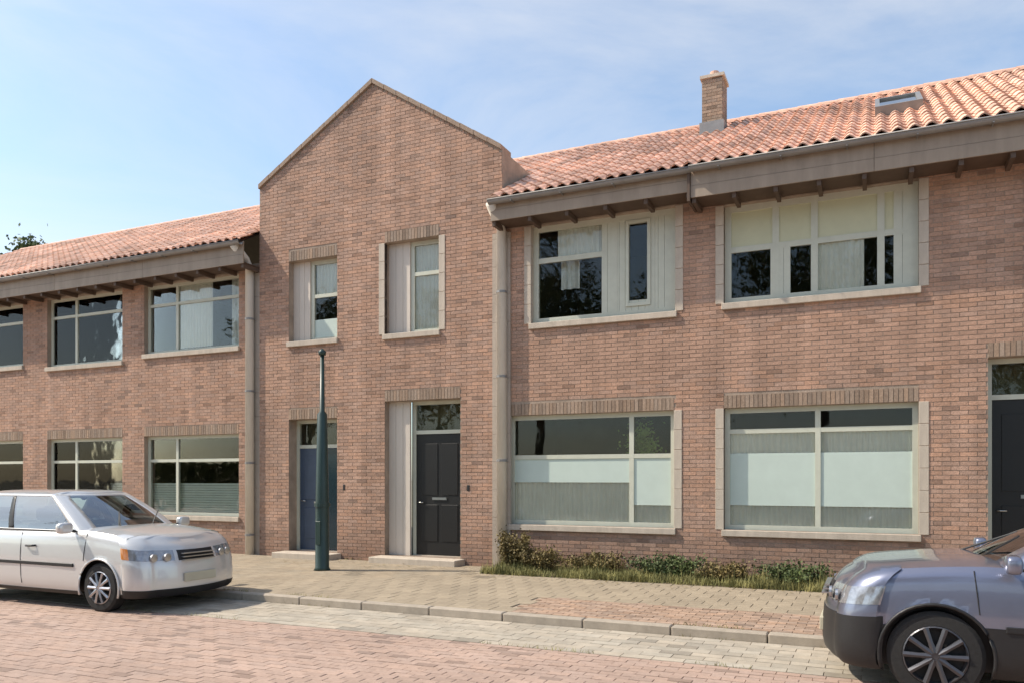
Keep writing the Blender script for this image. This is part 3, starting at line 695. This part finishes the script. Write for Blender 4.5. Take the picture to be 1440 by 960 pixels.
# ------------------------------------------------------------------ cars
def car(name, paint, L=4.2, W=1.72, H=1.5, hf=.80, hb=.98, belt=.96, clad=.30, wr=.31, cover=True, lampz=(.60, .74), boot=.35, rim='rim', plate='plate_w', amber='amber'):
    """nose towards +X, origin on the ground under the centre. Shell = stacked plan outlines."""
    r = empty(name); h = L / 2; hw = W / 2
    xw = (h - .84, -h + .80); fb = h - 1.12
    def topz(x):
        if x > fb - .1: t = min(1, (x - fb + .1) / (h - fb + .1)); return hb + (hf - hb) * t ** 1.6
        return belt + (hb - belt) * max(0, min(1, (x + h) / (fb + h)))
    # plan outline, right half from nose (y=0) round to tail (y=0): unit points (px in -1..1, py 0..1)
    out = []
    for k in range(13): out.append((1 - .055 * (k / 12) ** 2.2, .70 * k / 12))
    for k in range(1, 13):
        a = math.pi / 2 * k / 12; out.append((.945 - .135 * (1 - math.cos(a)), .70 + .30 * math.sin(a) ** .9))
    n = 84
    for k in range(1, n): t = k / n; out.append((.81 - 1.65 * t, 1.0 - .03 * (2 * t - 1) ** 2 + .0))
    for k in range(1, 12):
        a = math.pi / 2 * k / 11; out.append((-.84 - .11 * math.sin(a), .70 + .28 * math.cos(a)))
    for k in range(1, 9): out.append((-.95 - .05 * (1 - (1 - k / 8) ** 2), .70 * (1 - k / 8)))
    LV = [(0, .05, .055), (.06, .012, .02), (.14, 0, .008), (.22, -.004, .0), (.30, -.004, 0), (.38, .0, 0), (.46, .006, .0), (.54, .012, 0), (.60, .018, .003), (.66, .03, .008), (.72, .045, .012), (.78, .06, .018), (.84, .085, .024), (.90, .12, .032), (.95, .165, .05), (1, .235, .085)]
    zl = .20
    def pt(u, lv):
        f, ix, iy = lv
        x = u[0] * (h - ix * (1 if u[0] > 0 else .6)) if abs(u[0]) > .80 else u[0] * h
        if abs(u[0]) > .80: x = math.copysign(.80 * h + (abs(x) - .80 * h), x)
        y = u[1] * (hw - iy)
        return Vector((x, y, zl + (topz(x) - zl) * f))
    def grid(lvs, outl):
        return [[pt(u, lv) for u in outl] for lv in lvs]
    G = grid(LV, out); nL, nO = len(LV), len(out)
    def nrm(i, j):
        a = G[min(i + 1, nL - 1)][j] - G[max(i - 1, 0)][j]; b = G[i][min(j + 1, nO - 1)] - G[i][max(j - 1, 0)]
        v = b.cross(a); v = v.normalized() if v.length > 1e-9 else Vector((1, 0, 0))
        if v.dot(Vector((G[i][j].x * .3, G[i][j].y + .001, .05))) < 0: v = -v
        return v
    WR = wr + .055
    # snap shell points to the wheel arches
    for i in range(nL):
        for j in range(nO):
            p = G[i][j]
            if p.y < hw * .8: continue
            for wx in xw:
                dx, dz = p.x - wx, p.z - wr; dd = math.hypot(dx, dz)
                if 1e-4 < dd < WR and dd > WR - .075:
                    p.x = wx + dx / dd * WR; p.z = wr + dz / dd * WR
    def inside(p): return p.y > hw * .5 and any(math.hypot(p.x - wx, p.z - wr) < WR - .002 for wx in xw)
    def patch(nm, m, pred, off=0.0, parent=r, both=True, mirror=(1, -1), smooth=True):
        bm = bmesh.new()
        for sg in mirror:
            vs = {}
            for i in range(nL - 1):
                for j in range(nO - 1):
                    q = [(i, j), (i, j + 1), (i + 1, j + 1), (i + 1, j)]
                    c = sum((G[a][b] for a, b in q), Vector()) / 4
                    if any(inside(G[a][b]) for a, b in q) or inside(c): continue
                    if not pred(c, (LV[i][0] + LV[i + 1][0]) / 2, (out[j][0] + out[j + 1][0]) / 2): continue
                    F = []
                    for a, b in (q if sg == 1 else q[::-1]):
                        if (a, b) not in vs:
                            p = G[a][b] + nrm(a, b) * off; vs[(a, b)] = bm.verts.new((p.x, sg * p.y, p.z))
                        F.append(vs[(a, b)])
                    try: bm.faces.new(F)
                    except ValueError: pass
        bmesh.ops.remove_doubles(bm, verts=bm.verts, dist=1e-4)
        if off:
            eds = [e for e in bm.edges if len(e.link_faces) == 1]
            if eds:
                ex = bmesh.ops.extrude_edge_only(bm, edges=eds)
                cen = Vector((0, 0, .5))
                for v in ex['geom']:
                    if isinstance(v, bmesh.types.BMVert): v.co += (Vector((0, 0, .5)) - v.co).normalized() * (off + .012)
        return bm
    def fin(bm, nm, m, parent=r, smooth=True):
        bmesh.ops.recalc_face_normals(bm, faces=bm.faces)
        me = bpy.data.meshes.new(nm); bm.to_mesh(me); bm.free(); me.materials.append(m)
        if smooth:
            for p in me.polygons: p.use_smooth = True
            try: me.set_sharp_from_angle(angle=R(38))
            except Exception: pass
        return link(nm, me, parent)
    bm = patch('body', paint, lambda c, f, u: True)
    # bonnet and deck: strips from the right top outline to its mirror image
    T = G[-1]; K = 10; rows_ = []
    for p in T:
        rows_.append([bm.verts.new((p.x + (0.05 * (1 - (2 * k / K - 1) ** 2) if p.x > h * .8 and p.y > hw * .3 else 0) * 0, p.y * (1 - 2 * k / K), p.z + .045 * min(1, p.y / (hw * .6)) * (1 - (2 * k / K - 1) ** 4))) for k in range(K + 1)])
    for a, b in zip(rows_, rows_[1:]):
        for k in range(K):
            try: bm.faces.new((a[k], b[k], b[k + 1], a[k + 1]))
            except ValueError: pass
    bmesh.ops.remove_doubles(bm, verts=bm.verts, dist=1e-4)
    fin(bm, 'body', paint)
    MB().box(-h + .35, h - .35, -hw * .82, hw * .82, .22, .72).build('underbody', M['plastic'], r)
    cf = (clad - zl) / (belt - zl); l0, l1 = [(v - zl) / (hf - zl) for v in lampz]
    fin(patch('', None, lambda c, f, u: u > .80 and f < cf + .06, .008), 'bumper', M['plastic'])
    fin(patch('', None, lambda c, f, u: u < -.82 and f < cf + .14, .008), 'bumper', M['plastic'])
    for sg in (1, -1):
        fin(patch('', None, lambda c, f, u: -.82 <= u <= .80 and f < cf, .006, mirror=(sg,)), 'sill_trim', M['plastic'])
        fin(patch('', None, lambda c, f, u: u > .855 and .40 * hw < c.y and l0 < f < l1, .004, mirror=(sg,)), 'headlight', M['lens'])
        fin(patch('', None, lambda c, f, u: .815 < u <= .855 and .40 * hw < c.y and l0 < f < l1, .004, mirror=(sg,)), 'indicator', M[amber])
        fin(patch('', None, lambda c, f, u: u < -.86 and c.y > hw * .62 and .58 < f < .9, .004, mirror=(sg,)), 'tail_light', M['red'])
        for q, cc in enumerate((.55, .78)):
            hl = MB(); y = sg * hw * (.53 if q == 0 else .72); x = h - (.10 if q == 0 else .155); z = sum(lampz) / 2
            hl.tube([(x + .012, y, z), (x + .032, y, z), (x + .036, y, z)], [.052, .05, .02], 16).build('lamp_reflector', M['rim'], r)
    fin(patch('', None, lambda c, f, u: u > .90 and c.y < .36 * hw and l0 < f < l1, .004), 'grille', M['plastic'])
    for k in range(3):
        z = lampz[0] + (lampz[1] - lampz[0]) * (k + .6) / 3.6
        MB().box(h - .06, h + .006 - .012 * k, -.3 * hw, .3 * hw, z - .006, z + .006).build('grille_bar', M['rim'], r)
    MB().box(h - .01, h + .022, -.26, .26, .37, .48).build('number_plate', M[plate], r, bevel=.004)
    # shut lines
    def ysurf(x, z):
        best = None
        for i in range(nL):
            for j in range(24, nO - 20, 2):
                d_ = abs(G[i][j].x - x) + abs(G[i][j].z - z)
                if best is None or d_ < best[0]: best = (d_, G[i][j].y)
        return best[1]
    for sg in (1, -1):
        for x0_, x1_ in ((fb - .02, fb + .02), (-.22, -.26), (-1.12, -1.02)):
            P = []
            for q in range(7):
                z = clad + .03 + (topz(x0_) - .03 - clad - .03) * q / 6; x = x0_ + (x1_ - x0_) * q / 6
                if any(math.hypot(x - wx, z - wr) < WR + .02 for wx in xw): continue
                P.append((x, sg * (ysurf(x, z) + .001), z))
            if len(P) > 1: MB().tube(P, .0045, 5).build('shut_line', M['rubber'], r)
        for x in (-.12, -1.0): MB().tube([(x, sg * (hw - .01), .80), (x + .03, sg * (hw + .025), .803), (x + .15, sg * (hw + .025), .806), (x + .18, sg * (hw - .01), .808)], .013, 8).build('door_handle', M['plastic'], r, smooth=True)
        # strip along the doors
        MB().box(-h + 1.28, h - 1.30, sg * hw - .012, sg * hw + .012, .555, .60).build('side_strip', M['plastic'], r, bevel=.004)
        for wx in xw:
            mb = MB(); P_ = [(wx + math.cos(t) * WR, wr + math.sin(t) * WR) for t in [-.3 + (math.pi + .6) * q / 22 for q in range(23)]]
            P_ = [(x, z) for x, z in P_ if z > .2]
            mb.tube([(x, sg * (hw - .008), z) for x, z in P_], .014, 6); mb.build('arch_trim', M['plastic'] if clad > .4 else paint, r, smooth=True)
        mb = MB(); mx_ = fb - .22
        mb.tube([(mx_, sg * (hw - .06), belt + .03), (mx_, sg * (hw + .03), belt + .05)], .02, 8); mb.build('mirror_arm', M['plastic'], r)
        hl = bmesh.new(); bmesh.ops.create_uvsphere(hl, u_segments=20, v_segments=14, radius=1)
        for v in hl.verts: v.co = Vector([math.copysign(abs(q_) ** .55, q_) for q_ in v.co])
        o = fin(hl, 'mirror', paint); o.scale = (.055, .10, .07); o.location = (mx_ + .01, sg * (hw + .10), belt + .08)
        for wx in xw:
            wl = empty('wheel', (wx, sg * (hw - .115), wr)); wl.parent = r
            mb = MB(); mb.tube([(0, -.095, 0), (0, -.09, 0), (0, -.07, 0), (0, .07, 0), (0, .09, 0), (0, .095, 0)], [wr * .68, wr - .03, wr, wr, wr - .03, wr * .68], 40, cap=False); mb.build('tyre', M['rubber'], wl)
            mb = MB(); R0 = wr * .67
            mb.tube([(0, sg * .05, 0), (0, sg * .093, 0), (0, sg * .101, 0)], [R0, R0, R0 - .010], 36, cap=False); mb.tube([(0, sg * .05, 0), (0, sg * .101, 0)], [R0 - .03, R0 - .012], 36, cap=False)
            mb.tube([(0, sg * .075, 0), (0, sg * .104, 0), (0, sg * .110, 0)], [.055, .05, .03], 18)
            for q in range(10):
                a = q * 2 * math.pi / 10
                mb.tube([(math.cos(a) * .03, sg * .092, math.sin(a) * .03), (math.cos(a) * .11, sg * .098, math.sin(a) * .11), (math.cos(a) * (R0 - .008), sg * .088, math.sin(a) * (R0 - .008))], [.028, .020, .024], 6)
            mb.build('rim', M[rim], wl)
            MB().tube([(0, sg * .02, 0), (0, sg * .06, 0)], [R0 - .005, R0 - .005], 28).build('brake_disc', M['rubber'], wl)
    # greenhouse: outlines from belt to roof
    B0 = dict(f=fb + .06, r=-h + .18, w=hw - .075); B1 = dict(f=.16, r=-h + boot + .22, w=hw - .27)
    lev = [0, .05, .12, .3, .5, .7, .86, .93, 1.0]; zc0 = topz(0) - .01; zc1 = H - .055
    ol = []
    for k in range(11): ol.append((1 - .10 * (k / 10) ** 2, .80 * k / 10, 'F'))
    for k in range(1, 6):
        a = math.pi / 2 * k / 5; ol.append((.90 - .07 * (1 - math.cos(a)), .80 + .20 * math.sin(a), 'P'))
    for k in range(1, 40):
        t = k / 40; x = .83 - 1.70 * t; ol.append((x, 1 - .05 * max(0, -x) ** 2, 'S'))
    for k in range(1, 7):
        a = math.pi / 2 * k / 6; ol.append((-.87 - .07 * math.sin(a), .75 + .20 * math.cos(a), 'P'))
    for k in range(1, 9): ol.append((-.94 - .06 * (1 - (1 - k / 8) ** 2), .75 * (1 - k / 8), 'R'))
    def cp_(u, t):
        f = B0['f'] + (B1['f'] - B0['f']) * t + .05 * math.sin(math.pi * t); rr = B0['r'] + (B1['r'] - B0['r']) * t ** 1.3; w_ = B0['w'] + (B1['w'] - B0['w']) * t + .025 * math.sin(math.pi * t)
        c = (f + rr) / 2; return Vector((c + u[0] * (f - rr) / 2, u[1] * w_, zc0 + (zc1 - zc0) * t))
    sets = {}
    for a in range(len(lev) - 1):
        for b in range(len(ol) - 1):
            tm = (lev[a] + lev[a + 1]) / 2; u = ol[b + 1]; x = (ol[b][0] + ol[b + 1][0]) / 2
            k = u[2]
            if k == 'F': nm = 'windscreen' if .03 < tm < .95 and u[1] < .79 else 'pillars'
            elif k == 'R': nm = 'rear_window' if .12 < tm < .9 and u[1] < .72 else 'pillars'
            elif k == 'S':
                nm = 'pillars'
                if .05 < tm < .93:
                    if -.02 < x < .80: nm = 'front_window'
                    elif -.11 < x <= -.02: nm = 'door_post'
                    elif -.66 < x <= -.11: nm = 'rear_side_window'
                    elif -.84 < x <= -.71 and .12 < tm < .86: nm = 'quarter_window'
            else: nm = 'pillars'
            for sg in (1, -1):
                key = (nm, sg if nm in ('front_window', 'rear_side_window', 'quarter_window', 'door_post') else 0)
                q = [cp_(ol[b], lev[a]), cp_(ol[b + 1], lev[a]), cp_(ol[b + 1], lev[a + 1]), cp_(ol[b], lev[a + 1])]
                q = [Vector((v.x, v.y * sg, v.z)) for v in q]
                sets.setdefault(key, []).append(q if sg == 1 else q[::-1])
    for (nm, sg), qs in sets.items():
        bm = bmesh.new()
        for q in qs:
            try: bm.faces.new([bm.verts.new(v) for v in q])
            except ValueError: pass
        bmesh.ops.remove_doubles(bm, verts=bm.verts, dist=1e-4)
        g_ = 'window' in nm or nm == 'windscreen'
        o = fin(bm, nm, M['car_glass'] if g_ else (M['plastic'] if nm == 'door_post' else paint))
        if not g_: so = o.modifiers.new('thickness', 'SOLIDIFY'); so.thickness = .025; so.offset = -1
    bm = bmesh.new(); rows_ = []
    for u in ol:
        p = cp_(u, 1.0); rows_.append([bm.verts.new((p.x, p.y * (1 - 2 * k / K), p.z + .055 * min(1, p.y / (B1['w'] * .8)) * (1 - (2 * k / K - 1) ** 4) * (1 - .5 * abs(u[0]) ** 4))) for k in range(K + 1)])
    for a, b in zip(rows_, rows_[1:]):
        for k in range(K):
            try: bm.faces.new((a[k], b[k], b[k + 1], a[k + 1]))
            except ValueError: pass
    bmesh.ops.remove_doubles(bm, verts=bm.verts, dist=1e-4); fin(bm, 'roof', paint)
    # waist rubber, wipers, seats, dashboard
    for sg in (1, -1):
        P = [cp_(u, .02) for u in ol[15:53:3]]; MB().tube([(p.x, sg * (p.y + .004), p.z) for p in P], .009, 5).build('window_rubber', M['rubber'], r)
        a = cp_(ol[2 if sg == 1 else 9], .02); b = cp_(ol[8 if sg == 1 else 3], .45)
        MB().tube([(a.x + .03, -.05 - sg * .3, a.z + .02), (b.x + .035, .25 - sg * .3, b.z + .02)], .009, 5).build('wiper', M['plastic'], r)
        for x in (-.15, -1.05):
            mb = MB(); mb.box(x - .25, x + .25, sg * .37 - .23, sg * .37 + .23, .40, .55); mb.box(x - .34, x - .2, sg * .37 - .23, sg * .37 + .23, .5, 1.08)
            o = mb.build('seat', M['plastic'], r, bevel=.03); MB().box(x - .33, x - .23, sg * .37 - .12, sg * .37 + .12, 1.11, 1.28).build('headrest', M['plastic'], o, bevel=.03)
    MB().box(fb - .55, fb - .1, -hw + .2, hw - .2, .7, zc0 + .02).build('dashboard', M['plastic'], r, bevel=.03)
    MB().tube([(fb - .66 + .05 * math.cos(t), -.37 + .18 * math.sin(t), zc0 + .02 + .17 * math.cos(t)) for t in [q * math.pi / 10 for q in range(21)]], .014, 6).build('steering_wheel', M['plastic'], r)
    return r
c1 = car('parked_car', M['white_car'], H=1.54, hf=.86, hb=1.02, belt=.98, clad=.27, lampz=(.62, .77)); c1.location = (-10.2, -5.15, -0.096)
tag(c1, 'silvery white car parked in front of the left house', 'car', 'cars parked along the kerb')
c2 = car('parked_car', M['black_car'], L=4.4, W=1.8, H=1.56, hf=.91, hb=1.03, belt=.99, clad=.58, amber='lens', rim='rim_dark', plate='plate_w', wr=.34, lampz=(.68, .80)); c2.location = (1.78, -5.25, -0.096); c2.rotation_euler = (0, 0, math.pi)
tag(c2, 'dark slate car at the right edge, only its bonnet and front wheel showing', 'car', 'cars parked along the kerb')

# ------------------------------------------------------------------ trees across the street (added, for dark reflections in the windows) and far left
def tree(loc, H, cr, n, label, seed):
    rnd = random.Random(seed)
    r = empty('tree', loc); tag(r, label, 'tree')
    mb = MB(); mb.tube([(0, 0, 0), (0.05, 0, H * .3), (0, .1, H * .6), (0, 0, H * .85)], [.2, .15, .1, .03], 10)
    for q in range(9):
        a = q * 2.4; z = H * (.35 + .05 * q); l = cr * .75
        mb.tube([(0, 0, z), (math.cos(a) * l * .5, math.sin(a) * l * .5, z + l * .35), (math.cos(a) * l, math.sin(a) * l, z + l * .6)], [.08, .05, .015], 6)
    mb.build('trunk', M['bark'], r, smooth=True)
    mb = MB(); cl = []
    for q in range(40):
        u = Vector((rnd.gauss(0, 1), rnd.gauss(0, 1), rnd.gauss(0, 1))).normalized() * rnd.uniform(.3, 1)
        cl.append((Vector((u.x * cr, u.y * cr, H * .66 + u.z * H * .32)), rnd.uniform(.35, .7) * cr * .5))
    for q in range(n):
        c, s_ = rnd.choice(cl); p = c + Vector((rnd.gauss(0, .5), rnd.gauss(0, .5), rnd.gauss(0, .5))) * s_
        a = Vector((rnd.gauss(0, 1), rnd.gauss(0, 1), rnd.gauss(0, 1))).normalized() * .11; b = a.orthogonal().normalized() * .08
        b.rotate(Matrix.Rotation(rnd.uniform(0, 6), 3, a))
        mb.face([p - a, p + b, p + a, p - b])
    mb.build('crown', M['leaf'], r, fix=False)
tree((-39.12, 14, -.16), 14.5, 2.6, 24000, 'green tree top just showing over the far left roof', 4)
for q, (x, y, h_, lb) in enumerate(((6, -25, 13, 'rightmost added tree across the street, behind the viewer'), (-2, -23, 13.5, 'dense added tree across the street facing the right windows'), (-8.5, -24, 12.5, 'added tree across the street facing the gable'),
        (-15, -23, 13.5, 'added tree across the street facing the silvery car'), (-22, -25, 13, 'tall spreading added tree across the street towards the left'), (-30, -24, 14, 'tallest added tree across the street at the far left'))):
    tree((x, y, -.16), h_, 4.3, 9000, lb, q + 5)
hd = MB(); rnd = random.Random(3)  # hedge out of view, added to darken reflections in the lower windows
for q in range(30000):
    p = Vector((rnd.uniform(-40, 12), -21 + rnd.uniform(-.6, .6), -.1 + 2.6 * rnd.random() ** .8)); a_ = Vector((rnd.gauss(0, 1), rnd.gauss(0, 1), rnd.gauss(0, 1))).normalized() * .12; b_ = a_.orthogonal() * .7
    hd.face([p - a_, p + b_, p + a_, p - b_])
o = hd.build('hedge', M['leaf'], fix=False); tag(o, 'long clipped hedge added across the street, seen only as a reflection', 'hedge')

# plant inside the lower left window of the right house
pp = empty('potted_plant', (-3.62, 0.26, 1.5)); tag(pp, 'green house plant behind the glass of the window beside the downpipe', 'plant')
MB().tube([(0, 0, 0), (0, 0, .16)], [.07, .09], 16).build('pot', M['tile1'], pp)
mb = MB(); rnd = random.Random(9)
for q in range(1400):
    p = Vector((rnd.gauss(0, .13), rnd.gauss(0, .05), .55 + rnd.gauss(0, .24)))
    if not .16 < p.z < 1.15 or abs(p.y) > .09: continue
    a_ = Vector((rnd.gauss(0, 1), rnd.gauss(0, 1), rnd.gauss(0, 1))).normalized() * .03; b_ = a_.orthogonal() * .5; mb.face([p - a_, p + b_, p + a_, p - b_])
mb.build('foliage', M['houseleaf'], pp, fix=False)
